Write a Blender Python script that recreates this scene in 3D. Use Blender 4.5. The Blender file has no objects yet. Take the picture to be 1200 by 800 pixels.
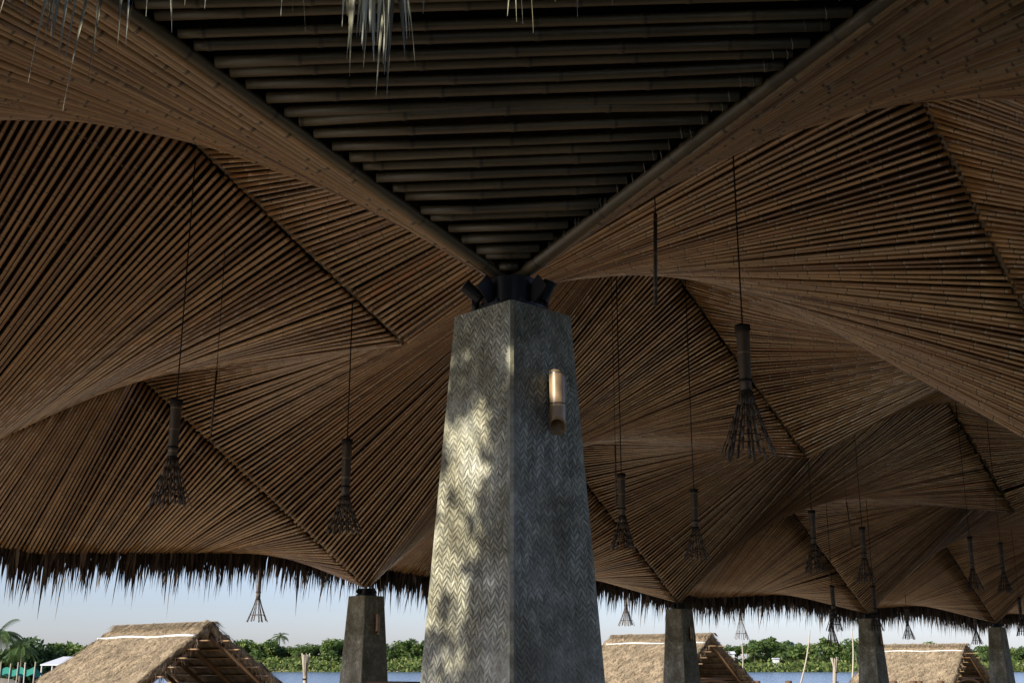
import bpy, math, random
import numpy as np
from mathutils import Vector, Matrix
R = math.radians
random.seed(7); rng = np.random.default_rng(7)
scn = bpy.context.scene
col = scn.collection

# ------------------------------------------------------------------ camera
EYE = 1.6
cam_d = bpy.data.cameras.new('camera'); cam = bpy.data.objects.new('camera', cam_d); col.objects.link(cam)
cam.location = (0, 0, EYE); cam.rotation_euler = (R(90 + 15.35), 0, 0)
cam_d.sensor_width = 36; cam_d.lens = 36 * 1373.0 / 1200; cam_d.clip_start = 0.05; cam_d.clip_end = 9000
scn.camera = cam

# ------------------------------------------------------------------ sky, sun, exposure
SUN_AZ = math.atan2(-0.60, -0.80)      # direction towards the sun in the ground plane
SUN_EL = R(22)
world = bpy.data.worlds.new('World'); scn.world = world; world.use_nodes = True
wn = world.node_tree.nodes; wl = world.node_tree.links
bg = wn['Background']; sky = wn.new('ShaderNodeTexSky'); sky.sky_type = 'NISHITA'; sky.sun_disc = False
sky.sun_elevation = SUN_EL; sky.sun_rotation = math.pi / 2 - SUN_AZ
sky.air_density = 1.0; sky.dust_density = 0.6; sky.ozone_density = 5.0
hs_ = wn.new('ShaderNodeHueSaturation'); hs_.inputs['Saturation'].default_value = .74; wl.new(sky.outputs[0], hs_.inputs['Color'])
tint = wn.new('ShaderNodeMix'); tint.data_type = 'RGBA'; tint.blend_type = 'MULTIPLY'; tint.inputs[0].default_value = 1; tint.inputs[7].default_value = (.94, .88, 1.0, 1)   # hazy lavender air
wl.new(hs_.outputs[0], tint.inputs[6]); wl.new(tint.outputs[2], bg.inputs[0]); bg.inputs[1].default_value = 0.115
sd = bpy.data.lights.new('sun', 'SUN'); sd.energy = 5.0; sd.angle = R(0.53); sd.color = (1, 0.93, 0.80)
so = bpy.data.objects.new('sun', sd); col.objects.link(so)
sdir = Vector((math.cos(SUN_AZ) * math.cos(SUN_EL), math.sin(SUN_AZ) * math.cos(SUN_EL), math.sin(SUN_EL)))
so.rotation_euler = sdir.to_track_quat('Z', 'Y').to_euler(); so.location = (-20, -10, 25)
vs = scn.view_settings; vs.view_transform = 'Standard'; vs.look = 'None'; vs.gamma = 1; vs.exposure = 0.68
vs.use_curve_mapping = False

# ------------------------------------------------------------------ helpers
def tag(o, label=None, cat=None, group=None, kind=None):
    if label: o['label'] = label
    if cat: o['category'] = cat
    if group: o['group'] = group
    if kind: o['kind'] = kind
    return o
def empty(name, loc=(0, 0, 0), rz=0.0, label=None, cat=None, group=None):
    o = bpy.data.objects.new(name, None); col.objects.link(o); o.location = loc; o.rotation_euler = (0, 0, rz)
    o.empty_display_size = 0.2
    return tag(o, label, cat, group)
def copy_tree(o, parent=None):
    c = o.copy(); col.objects.link(c)
    c.parent = parent
    for ch in list(o.children): copy_tree(ch, c)
    return c
class MB:
    """collects geometry and links it as ONE mesh object"""
    def __init__(s): s.v = []; s.q = []; s.t = []; s.n = 0; s.rnd = []; s.lng = []
    def add(s, verts, quads=None, tris=None, rnd=0.0, lng=None):
        verts = np.asarray(verts, float).reshape(-1, 3)
        if quads is not None and len(quads): s.q.append(np.asarray(quads, int).reshape(-1, 4) + s.n)
        if tris is not None and len(tris): s.t.append(np.asarray(tris, int).reshape(-1, 3) + s.n)
        s.v.append(verts); s.n += len(verts)
        r = np.full(len(verts), rnd) if np.isscalar(rnd) else np.asarray(rnd, float)
        s.rnd.append(r); s.lng.append(np.zeros(len(verts)) if lng is None else np.asarray(lng, float))
        return s
    def tube(s, pts, rad, sides=8, rnd=0.0, caps=True, lng0=0.0):
        P = np.asarray(pts, float); n = len(P)
        rad = np.full(n, rad) if np.isscalar(rad) else np.asarray(rad, float)
        T = np.gradient(P, axis=0); T /= np.linalg.norm(T, axis=1)[:, None] + 1e-12
        ref = np.array([0, 0, 1.0]) if abs(T[0][2]) < 0.9 else np.array([1.0, 0, 0])
        A = np.cross(T, ref); A /= np.linalg.norm(A, axis=1)[:, None] + 1e-12
        B = np.cross(T, A)
        a = np.arange(sides) / sides * 2 * math.pi
        V = P[:, None, :] + rad[:, None, None] * (A[:, None, :] * np.cos(a)[None, :, None] + B[:, None, :] * np.sin(a)[None, :, None])
        i = np.arange(n - 1)[:, None]; j = np.arange(sides)[None, :]; j2 = (j + 1) % sides
        Q = np.stack([i * sides + j, i * sides + j2, (i + 1) * sides + j2, (i + 1) * sides + j], -1).reshape(-1, 4)
        L = lng0 + np.concatenate([[0], np.cumsum(np.linalg.norm(np.diff(P, axis=0), axis=1))])
        V = V.reshape(-1, 3); LL = np.repeat(L, sides); tr = []
        if caps:
            V = np.vstack([V, P[0], P[-1]]); LL = np.append(LL, [L[0], L[-1]])
            c0 = n * sides; k = (n - 1) * sides
            for m in range(sides):
                m2 = (m + 1) % sides
                tr += [(c0, m2, m), (c0 + 1, k + m, k + m2)]
        return s.add(V, Q, tr, rnd, LL)
    def box(s, c, size, rz=0.0, rnd=0.0, top=None, mat=None):
        """box centred at c; top = scale of the upper face"""
        x, y, z = [q / 2 for q in size]; k = 1 if top is None else top
        v = np.array([(-x, -y, -z), (x, -y, -z), (x, y, -z), (-x, y, -z), (-x * k, -y * k, z), (x * k, -y * k, z), (x * k, y * k, z), (-x * k, y * k, z)])
        if mat is not None: v = v @ np.array(mat).T
        cs, sn = math.cos(rz), math.sin(rz)
        v = v @ np.array([[cs, sn, 0], [-sn, cs, 0], [0, 0, 1]]) + np.array(c)
        return s.add(v, [(0, 3, 2, 1), (4, 5, 6, 7), (0, 1, 5, 4), (1, 2, 6, 5), (2, 3, 7, 6), (3, 0, 4, 7)], rnd=rnd)
    def bar(s, a, b, w, h, rnd=0.0):
        a = np.array(a, float); b = np.array(b, float); d = b - a; L = np.linalg.norm(d); d /= L
        up = np.array([0, 0, 1.0]) if abs(d[2]) < .95 else np.array([1.0, 0, 0])
        sx = np.cross(d, up); sx /= np.linalg.norm(sx); uz = np.cross(sx, d)
        v = []
        for p in (a, b):
            for (i, j) in ((-1, -1), (1, -1), (1, 1), (-1, 1)): v.append(p + sx * i * w / 2 + uz * j * h / 2)
        return s.add(v, [(0, 1, 2, 3), (7, 6, 5, 4), (0, 4, 5, 1), (1, 5, 6, 2), (2, 6, 7, 3), (3, 7, 4, 0)], rnd=rnd)
    def build(s, name, mat, parent=None, smooth=True, label=None, sharp=None):
        me = bpy.data.meshes.new(name)
        V = np.vstack(s.v); me.vertices.add(len(V)); me.vertices.foreach_set('co', V.ravel())
        Q = np.vstack(s.q) if s.q else np.zeros((0, 4), int); T = np.vstack(s.t) if s.t else np.zeros((0, 3), int)
        me.loops.add(Q.size + T.size); me.polygons.add(len(Q) + len(T))
        me.loops.foreach_set('vertex_index', np.concatenate([Q.ravel(), T.ravel()]))
        st = np.concatenate([np.arange(len(Q)) * 4, Q.size + np.arange(len(T)) * 3])
        me.polygons.foreach_set('loop_start', st)
        me.polygons.foreach_set('use_smooth', np.full(len(Q) + len(T), bool(smooth)))
        me.update(calc_edges=True)
        for nm, arr in (('rnd', s.rnd), ('lng', s.lng)):
            at = me.attributes.new(nm, 'FLOAT', 'POINT'); at.data.foreach_set('value', np.concatenate(arr))
        if mat: me.materials.append(mat)
        if smooth and sharp: me.set_sharp_from_angle(angle=R(sharp))
        o = bpy.data.objects.new(name, me); col.objects.link(o); o.parent = parent
        if label: o['label'] = label
        return o

# ------------------------------------------------------------------ materials
def mat(name, base=(.5, .5, .5), rough=.6, spec=.5, metal=0.0):
    m = bpy.data.materials.new(name); m.use_nodes = True
    b = m.node_tree.nodes['Principled BSDF']; b.inputs['Base Color'].default_value = (*base, 1)
    b.inputs['Roughness'].default_value = rough; b.inputs['Specular IOR Level'].default_value = spec; b.inputs['Metallic'].default_value = metal
    return m, m.node_tree.nodes, m.node_tree.links, b
def mth(n, l, op, a, b=None, c=None, clamp=False):
    x = n.new('ShaderNodeMath'); x.operation = op; x.use_clamp = clamp
    for i, q in enumerate((a, b, c)):
        if q is None: continue
        if isinstance(q, (int, float)): x.inputs[i].default_value = q
        else: l.new(q, x.inputs[i])
    return x.outputs[0]
def ramp(n, l, src, stops):
    r = n.new('ShaderNodeValToRGB'); el = r.color_ramp.elements
    while len(el) > 1: el.remove(el[-1])
    el[0].position = stops[0][0]; el[0].color = (*stops[0][1], 1)
    for p, c in stops[1:]:
        e = el.new(p); e.color = (*c, 1)
    l.new(src, r.inputs[0]); return r.outputs[0]
def noise(n, l, scale, detail=4, vec=None, rough=.55):
    x = n.new('ShaderNodeTexNoise'); x.inputs['Scale'].default_value = scale; x.inputs['Detail'].default_value = detail; x.inputs['Roughness'].default_value = rough
    if vec is not None: l.new(vec, x.inputs['Vector'])
    return x
def attr(n, nm):
    a = n.new('ShaderNodeAttribute'); a.attribute_name = nm; return a.outputs['Fac']
def mixc(n, l, f, a, b, mode='MIX'):
    x = n.new('ShaderNodeMix'); x.data_type = 'RGBA'; x.blend_type = mode
    for sock, q in ((x.inputs[0], f), (x.inputs[6], a), (x.inputs[7], b)):
        if isinstance(q, (int, float)): sock.default_value = q
        elif isinstance(q, tuple): sock.default_value = (*q, 1)
        else: l.new(q, sock)
    return x.outputs[2]
def bump(n, l, b, h, strength=.5, dist=.01):
    x = n.new('ShaderNodeBump'); x.inputs['Strength'].default_value = strength; x.inputs['Distance'].default_value = dist
    l.new(h, x.inputs['Height']); l.new(x.outputs[0], b.inputs['Normal'])

def bamboo_mat(name, stops, rough=.27, spacing=.36, blm=.35):
    m, n, l, b = mat(name, rough=rough, spec=1.0)
    rn = attr(n, 'rnd'); lg = attr(n, 'lng')
    c = ramp(n, l, rn, stops)
    tc = n.new('ShaderNodeTexCoord'); nz = noise(n, l, 3.0, 5, tc.outputs['Object'])
    nz2 = noise(n, l, 40.0, 3, tc.outputs['Object'])
    k = mth(n, l, 'MULTIPLY_ADD', nz.outputs[0], 1.1, .45)
    k2 = mth(n, l, 'MULTIPLY_ADD', nz2.outputs[0], .5, .75)
    c = mixc(n, l, 1.0, c, mixc(n, l, 1.0, _g(n, l, k), _g(n, l, k2), 'MULTIPLY'), 'MULTIPLY')
    # nodes of the culm: a thin dark ring and a pale bloom just under it
    ph = mth(n, l, 'FRACT', mth(n, l, 'ADD', mth(n, l, 'DIVIDE', lg, spacing), mth(n, l, 'MULTIPLY', rn, 37.7)))
    ring = mth(n, l, 'LESS_THAN', ph, .035)
    bloom = mth(n, l, 'MULTIPLY', mth(n, l, 'LESS_THAN', ph, .10), blm)
    c = mixc(n, l, bloom, c, (.42, .33, .20)); c = mixc(n, l, mth(n, l, 'MULTIPLY', ring, .75), c, (.03, .02, .012))
    l.new(c, b.inputs['Base Color'])
    return m
def _g(n, l, v):
    x = n.new('ShaderNodeCombineColor'); [l.new(v, x.inputs[i]) for i in range(3)]; return x.outputs[0]
M = {}
M['bamboo'] = bamboo_mat('bamboo', [(0, (.16, .080, .030)), (.2, (.27, .145, .057)), (.45, (.37, .215, .092)), (.75, (.48, .30, .14)), (.95, (.34, .225, .115)), (1, (.42, .19, .07))])
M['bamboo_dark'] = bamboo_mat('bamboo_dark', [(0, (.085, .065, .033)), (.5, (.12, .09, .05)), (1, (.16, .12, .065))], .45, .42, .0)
M['bamboo_lamp'] = bamboo_mat('bamboo_lamp', [(0, (.035, .025, .018)), (1, (.065, .045, .03))], .6, .2)
M['bamboo_pale'] = bamboo_mat('bamboo_pale', [(0, (.28, .18, .085)), (1, (.38, .25, .125))], .4, .3)
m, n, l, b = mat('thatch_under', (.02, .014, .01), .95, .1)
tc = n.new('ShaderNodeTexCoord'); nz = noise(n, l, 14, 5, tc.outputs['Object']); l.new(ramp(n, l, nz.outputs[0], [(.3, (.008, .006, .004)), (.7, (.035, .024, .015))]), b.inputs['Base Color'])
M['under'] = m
def leafy(name, stops, rough=.7, tr=None):
    m, n, l, b = mat(name, rough=rough, spec=.25)
    l.new(ramp(n, l, attr(n, 'rnd'), stops), b.inputs['Base Color'])
    if tr:
        t = n.new('ShaderNodeBsdfTranslucent'); t.inputs[0].default_value = (*tr, 1)
        mx = n.new('ShaderNodeMixShader'); mx.inputs[0].default_value = .3
        l.new(b.outputs[0], mx.inputs[1]); l.new(t.outputs[0], mx.inputs[2]); l.new(mx.outputs[0], n['Material Output'].inputs[0])
    return m
M['fringe'] = leafy('dry_palm_leaf', [(0, (.03, .022, .017)), (.5, (.085, .062, .045)), (.85, (.17, .13, .095)), (1, (.26, .21, .16))], .55)
M['fringe_pale'] = leafy('weathered_palm_leaf', [(0, (.12, .11, .065)), (.5, (.30, .29, .20)), (1, (.52, .52, .42))], .45)
m, n, l, b = mat('hut_thatch', rough=.9, spec=.15)
tc = n.new('ShaderNodeTexCoord'); mp = n.new('ShaderNodeMapping'); mp.inputs['Scale'].default_value = (1, 1, .35); l.new(tc.outputs['Object'], mp.inputs[0])
nz = noise(n, l, 34, 6, mp.outputs[0], .75); nz2 = noise(n, l, 1.6, 3, tc.outputs['Object'])
c = ramp(n, l, nz.outputs[0], [(.33, (.09, .06, .035)), (.5, (.33, .25, .155)), (.68, (.60, .49, .33))])
c = mixc(n, l, mth(n, l, 'MULTIPLY', nz2.outputs[0], .5), c, (.20, .165, .12))
r = attr(n, 'rnd'); c = mixc(n, l, 1.0, c, _g(n, l, mth(n, l, 'MULTIPLY_ADD', r, .7, .65)), 'MULTIPLY')
l.new(c, b.inputs['Base Color']); bump(n, l, b, nz.outputs[0], .8, .05)
M['hut'] = m
# woven-mat concrete of the columns, laid on each face with its UV in metres
m, n, l, b = mat('woven_concrete', rough=.62, spec=.35)
uvn = n.new('ShaderNodeUVMap'); uvn.uv_map = 'UVMap'; sx = n.new('ShaderNodeSeparateXYZ')
wob = noise(n, l, 3.5, 3, uvn.outputs[0]); wsub = n.new('ShaderNodeVectorMath'); wsub.operation = 'MULTIPLY_ADD'
wsub.inputs[1].default_value = (.09, .09, 0); wob2 = noise(n, l, 24, 3, uvn.outputs[0]); wmx = n.new('ShaderNodeVectorMath'); wmx.operation = 'MULTIPLY_ADD'; wmx.inputs[1].default_value = (.16, .16, 0); l.new(wob2.outputs['Color'], wmx.inputs[0]); l.new(wob.outputs['Color'], wmx.inputs[2]); l.new(wmx.outputs[0], wsub.inputs[0]); l.new(uvn.outputs[0], wsub.inputs[2])
l.new(wsub.outputs[0], sx.inputs[0]); U = sx.outputs[0]; Vv = sx.outputs[1]
W = .026
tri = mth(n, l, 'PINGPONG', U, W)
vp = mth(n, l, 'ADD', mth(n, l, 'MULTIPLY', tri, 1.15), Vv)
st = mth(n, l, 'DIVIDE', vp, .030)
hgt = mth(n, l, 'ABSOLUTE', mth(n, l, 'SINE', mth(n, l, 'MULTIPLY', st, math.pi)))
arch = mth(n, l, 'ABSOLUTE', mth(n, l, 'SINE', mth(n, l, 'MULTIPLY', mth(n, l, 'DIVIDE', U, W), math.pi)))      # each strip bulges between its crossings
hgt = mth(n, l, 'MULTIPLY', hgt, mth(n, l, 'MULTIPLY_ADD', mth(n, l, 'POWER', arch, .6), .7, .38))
cid = mth(n, l, 'FLOOR', mth(n, l, 'DIVIDE', U, W)); sid = mth(n, l, 'FLOOR', st)
cx = n.new('ShaderNodeCombineXYZ'); l.new(cid, cx.inputs[0]); l.new(sid, cx.inputs[1])
wnz = n.new('ShaderNodeTexWhiteNoise'); wnz.noise_dimensions = '2D'; l.new(cx.outputs[0], wnz.inputs['Vector'])
mk = noise(n, l, 1.7, 5, uvn.outputs[0], .7); msk = ramp(n, l, mk.outputs[0], [(.36, (.22, .22, .22)), (.6, (1, 1, 1))])
edg = n.new('ShaderNodeUVMap'); edg.uv_map = 'Edge'; es = n.new('ShaderNodeSeparateXYZ'); l.new(edg.outputs[0], es.inputs[0])
msk = mth(n, l, 'MULTIPLY', msk, mth(n, l, 'MULTIPLY_ADD', es.outputs[0], 45, -.6, True))
big = noise(n, l, 3.0, 6, uvn.outputs[0], .65); fine = noise(n, l, 60, 4, uvn.outputs[0])
mpn = n.new('ShaderNodeMapping'); mpn.inputs['Scale'].default_value = (9, 1.1, 1); l.new(uvn.outputs[0], mpn.inputs[0])
strk = noise(n, l, 1.0, 5, mpn.outputs[0], .6)
c = ramp(n, l, big.outputs[0], [(.28, (.13, .12, .078)), (.42, (.26, .25, .175)), (.53, (.39, .385, .295)), (.68, (.56, .55, .46))])
b2 = noise(n, l, 11.0, 5, uvn.outputs[0], .7); c = mixc(n, l, 1.0, c, _g(n, l, mth(n, l, 'MULTIPLY_ADD', b2.outputs[0], 2.2, -.05)), 'MULTIPLY')
c = mixc(n, l, ramp(n, l, strk.outputs[0], [(.42, (0, 0, 0)), (.68, (.7, .7, .7))]), c, (.24, .215, .14))
c = mixc(n, l, 1.0, c, _g(n, l, mth(n, l, 'MULTIPLY_ADD', mth(n, l, 'MULTIPLY', wnz.outputs[0], msk), .60, .78)), 'MULTIPLY')
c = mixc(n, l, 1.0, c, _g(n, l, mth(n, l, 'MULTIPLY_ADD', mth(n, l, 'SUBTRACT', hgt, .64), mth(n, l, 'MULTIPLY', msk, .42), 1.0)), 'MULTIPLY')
c = mixc(n, l, 1.0, c, _g(n, l, mth(n, l, 'MULTIPLY_ADD', fine.outputs[0], .7, .65)), 'MULTIPLY')
l.new(c, b.inputs['Base Color'])
bump(n, l, b, mth(n, l, 'ADD', mth(n, l, 'MULTIPLY', hgt, msk), mth(n, l, 'ADD', mth(n, l, 'MULTIPLY', wnz.outputs[0], .35), mth(n, l, 'MULTIPLY', fine.outputs[0], .7))), 1.0, .012)
M['column'] = m
M['steel'] = mat('black_steel', (.006, .006, .007), .4, .35)[0]
M['black'] = mat('black_plastic', (.01, .01, .011), .45)[0]
M['cord'] = mat('cord', (.012, .01, .009), .8)[0]
M['glass'] = mat('lamp_glass', (.5, .5, .45), .1)[0]
M['white'] = mat('white_strip', (.52, .52, .50), .6)[0]
M['twine'] = mat('twine', (.38, .36, .32), .8)[0]
M['wood'] = leafy('dark_wood', [(0, (.10, .055, .03)), (1, (.24, .15, .08))])
M['stick'] = leafy('pale_stick', [(0, (.27, .235, .18)), (1, (.44, .40, .33))])
M['leaf_g'] = leafy('foliage', [(0, (.035, .07, .022)), (.45, (.095, .15, .04)), (.85, (.20, .24, .07)), (1, (.30, .31, .11))], .6, (.10, .18, .02))
M['leaf_d'] = leafy('dark_foliage', [(0, (.012, .03, .01)), (.6, (.035, .07, .02)), (1, (.08, .12, .03))], .6, (.05, .10, .02))
M['palm'] = leafy('palm_leaf', [(0, (.03, .06, .02)), (.6, (.07, .12, .035)), (1, (.16, .19, .07))], .5, (.08, .14, .03))
M['bark'] = mat('bark', (.14, .11, .08), .9)[0]
M['sheet'] = mat('pale_roof_sheet', (.62, .64, .66), .5)[0]
M['wall'] = mat('pale_wall', (.50, .52, .52), .8)[0]
M['net'] = mat('green_net', (.02, .22, .16), .8)[0]
M['blue'] = mat('blue_paint', (.03, .16, .50), .5)[0]
M['dark'] = mat('dark_opening', (.02, .02, .02), .8)[0]
m, n, l, b = mat('ground', rough=.95, spec=.2)
tc = n.new('ShaderNodeTexCoord'); nz = noise(n, l, .35, 8, tc.outputs['Object']); l.new(ramp(n, l, nz.outputs[0], [(.35, (.38, .30, .20)), (.5, (.52, .43, .31)), (.7, (.58, .50, .38))]), b.inputs['Base Color'])
M['grass'] = leafy('unseen_lawn', [(0, (.03, .05, .02)), (1, (.07, .09, .03))])
M['ground'] = m
m, n, l, b = mat('paving', rough=.45, spec=.5)
tc = n.new('ShaderNodeTexCoord'); nz = noise(n, l, 4, 6, tc.outputs['Object']); l.new(ramp(n, l, nz.outputs[0], [(.3, (.13, .09, .06)), (.7, (.19, .14, .095))]), b.inputs['Base Color'])
M['paving'] = m
m, n, l, b = mat('water', (.10, .16, .26), .15, .5)
tc = n.new('ShaderNodeTexCoord'); mp = n.new('ShaderNodeMapping'); mp.inputs['Scale'].default_value = (.25, .9, 1); l.new(tc.outputs['Object'], mp.inputs[0])
nz = noise(n, l, .9, 5, mp.outputs[0], .6); bump(n, l, b, nz.outputs[0], .8, .35)
M['water'] = m

# ------------------------------------------------------------------ the lattice of the roof (metres, eye-relative heights + EYE)
u = np.array([6.008, 6.430]); uh = u / np.linalg.norm(u); nh = np.array([-.7307, .6827]); L = 11.472
C0 = np.array([-.009, 5.336])
NB = 6
def P(xy, z): return np.array([xy[0], xy[1], z + EYE])
zF = {0: 1.22, 1: 1.19, 2: 1.26, 3: 1.29, 4: 1.25}
zG = {0: 5.73, 1: 6.1}
zQ = {1: 3.39, 2: 3.21, 3: 3.12}
zEn = {1: 5.23}
zEf = {1: 4.0, 2: 4.5}
C = {k: P(C0 + u * k, 1.74) for k in range(NB + 1)}
F = {k: P(C0 + u * k + nh * L, zF.get(k, 1.25)) for k in range(NB + 1)}
G = {k: P(C0 + u * k + nh * L / 2, zG.get(k, 6.1)) for k in range(NB + 1)}
Q = {k: P(C0 + u * (k - .5) + nh * L / 2, zQ.get(k, 3.15)) for k in range(1, NB + 1)}
En = {k: P(C0 + u * (k - .5), zEn.get(k, 5.25)) for k in range(1, NB + 1)}
Ef = {k: P(C0 + u * (k - .5) + nh * L, zEf.get(k, 4.2)) for k in range(1, NB + 1)}
u3 = np.array([*uh, 0]); n3 = np.array([*nh, 0])
OV = 2.4
def out(p, d, z): q = p + d * OV; q[2] = z + EYE; return q
def lerp(a, b, t): return a + (b - a) * t

roof = empty('bamboo_roof', (0, 0, 0), label='sweeping vaulted roof of brown bamboo poles and dry thatch resting on the concrete columns', cat='roof')

def pole_pts(a, b, seg, bow):
    t = np.linspace(0, 1, seg + 1)[:, None]
    p = a + (b - a) * t
    d = b - a; s = np.cross(d, [0, 0, 1.0]); s /= np.linalg.norm(s) + 1e-9
    k = np.sin(t * math.pi)
    return p + s * bow[0] * k + np.array([0, 0, 1.0]) * bow[1] * k
def add_pole(mb, a, b, r, sides=8, bow=None, node=.36, detail=True):
    Ln = np.linalg.norm(b - a)
    if Ln < .05: return
    rn = random.random()
    if bow is None: bow = (random.gauss(0, .0011) * Ln, random.gauss(0, .0012) * Ln)
    if detail:
        # rings placed on the culm's nodes: a small swelling at each
        off = ((-rn * 37.7) % 1.0) * node
        ts = [0]; rs = [1.0]; x = off
        while x < Ln - .03:
            if x > .03: ts += [(x - .018) / Ln, x / Ln, (x + .018) / Ln]; rs += [.97, 1.10, .97]
            x += node
        ts.append(1); rs.append(1.0)
        ts = np.array(ts); rs = np.array(rs)
    else:
        ts = np.linspace(0, 1, 7); rs = np.ones(7)
    d = b - a; s = np.cross(d, [0, 0, 1.0]); s /= np.linalg.norm(s) + 1e-9
    k = np.sin(ts * math.pi)[:, None]
    pts = a + d * ts[:, None] + s * bow[0] * k + np.array([0, 0, 1.0]) * bow[1] * k
    taper = 1 + (ts - .5) * random.uniform(-.22, .22)
    mb.tube(pts, r * rs * taper, sides, rnd=rn)

def panel(A0, A1, B0, B1, N=None, r=.0228, pitch=.078, detail=True, label=None, skip=.0012, gapA=.03, gapB=.0):
    """ruled surface between seams A0-A1 and B0-B1, clad with N bamboo poles"""
    if N is None: N = int(max(np.linalg.norm(A1 - A0), np.linalg.norm(B1 - B0)) / pitch)
    mb = MB()
    for i in range(N):
        if random.random() < skip: continue
        t = (i + .5 + random.gauss(0, .022)) / N
        a = lerp(A0, A1, t); b = lerp(B0, B1, t); d = (b - a) / np.linalg.norm(b - a)
        a = a + d * (gapA + random.uniform(-.02, .03)); b = b - d * (gapB + random.uniform(-.02, .03))
        zz = random.gauss(0, .003)
        add_pole(mb, a + [0, 0, zz], b + [0, 0, zz], r * random.uniform(.86, 1.1), 8 if detail else 6, detail=detail)
    o = mb.build('bamboo_panel', M['bamboo'], roof, label=label)
    # thatch layer lying on the poles
    K = 14
    s = np.linspace(0, 1, K); g = np.zeros((K, K, 3)); nn = np.zeros((K, K, 3))
    for i in range(K):
        a = lerp(A0, A1, s[i]); b = lerp(B0, B1, s[i])
        for j in range(K):
            g[i, j] = lerp(a, b, s[j])
            ds = lerp(A1 - A0, B1 - B0, s[j]); dt = b - a
            q = np.cross(ds, dt); q /= np.linalg.norm(q) + 1e-9; nn[i, j] = q
    if nn[..., 2].mean() < 0: nn = -nn
    lo = g + nn * .085; hi = g + nn * .22 + np.array([0, 0, .03])
    V = np.vstack([lo.reshape(-1, 3), hi.reshape(-1, 3)]); qd = []
    for i in range(K - 1):
        for j in range(K - 1):
            a = i * K + j; qd += [(a, a + 1, a + K + 1, a + K), (a + K * K, a + K + K * K, a + K + 1 + K * K, a + 1 + K * K)]
    for k in range(K - 1):
        for (a, c) in ((k, k + 1), ((K - 1) * K + k + 1, (K - 1) * K + k), ((k + 1) * K, k * K), (k * K + K - 1, (k + 1) * K + K - 1)):
            qd.append((a, a + K * K, c + K * K, c))
    t = MB(); t.add(V, qd); t.build('thatch_layer', M['under'], roof)
    # battens between poles and thatch
    bt = MB()
    for f in (.12, .3, .5, .7, .88):
        a = [lerp(lerp(A0, A1, q), lerp(B0, B1, q), f) for q in np.linspace(.01, .99, 12)]
        bb = [g[min(K - 1, int(q * K)), int(f * (K - 1))] * 0 + nn[min(K - 1, int(q * K)), int(f * (K - 1))] for q in np.linspace(.01, .99, 12)]
        bt.tube([x + y * .052 for x, y in zip(a, bb)], .018, 5, rnd=random.random())
    bt.build('batten', M['bamboo_dark'], roof)

def seam(a, b, r=.05, dz=.075):
    mb = MB(); add_pole(mb, a + [0, 0, dz], b + [0, 0, dz], r, 8)
    mb.build('seam_beam', M['bamboo_dark'], roof)
    cp = MB(); cp.tube([a + [0, 0, .21], b + [0, 0, .21]], .13, 8); cp.build('seam_thatch', M['under'], roof)

# interior quarters of every bay
for j in range(1, NB + 1):
    det = j <= 3
    panel(G[j - 1], Q[j], C[j - 1], En[j], detail=det)
    panel(G[j - 1], Q[j], F[j - 1], Ef[j], detail=det)
    panel(G[j], Q[j], C[j], En[j], detail=det)
    panel(G[j], Q[j], F[j], Ef[j], detail=det)
    seam(G[j - 1], Q[j]); seam(G[j], Q[j]); seam(En[j], Q[j]); seam(Ef[j], Q[j])
    seam(F[j - 1], Ef[j]); seam(F[j], Ef[j]); seam(C[j - 1], En[j]); seam(C[j], En[j])
for k in range(0, NB + 1): seam(C[k], G[k]); seam(F[k], G[k])
# overhangs: far side, front side, left end
ZFE, ZFM = 1.92, 1.62       # far eave heights outside a column / between columns
ZNE, ZNM = 2.58, 3.0        # front eave
ZLE, ZLM = 2.39, 2.9        # left eave
far_eave = []; front_eave = []; left_eave = []
for j in range(1, NB + 1):
    oe = out(Ef[j], n3, ZFM)
    for k in (j - 1, j):
        of = out(F[k], n3, ZFE)
        panel(F[k], Ef[j], of, oe, detail=j <= 2)
        far_eave.append((of, oe))
    oe = out(En[j], -n3, ZNM)
    for k in (j - 1, j):
        oc = out(C[k], -n3, ZNE)
        panel(C[k], En[j], oc, oe, detail=j <= 2, pitch=.062 if j == 1 else .080, r=.0235)
        front_eave.append((oc, oe))
og = out(G[0], -u3, ZLM)
for nd in (C[0], F[0]):
    oc = out(nd, -u3, ZLE if nd is C[0] else 2.0)
    panel(nd, G[0], oc, og, pitch=.062, r=.0235); left_eave.append((oc, og))
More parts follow.
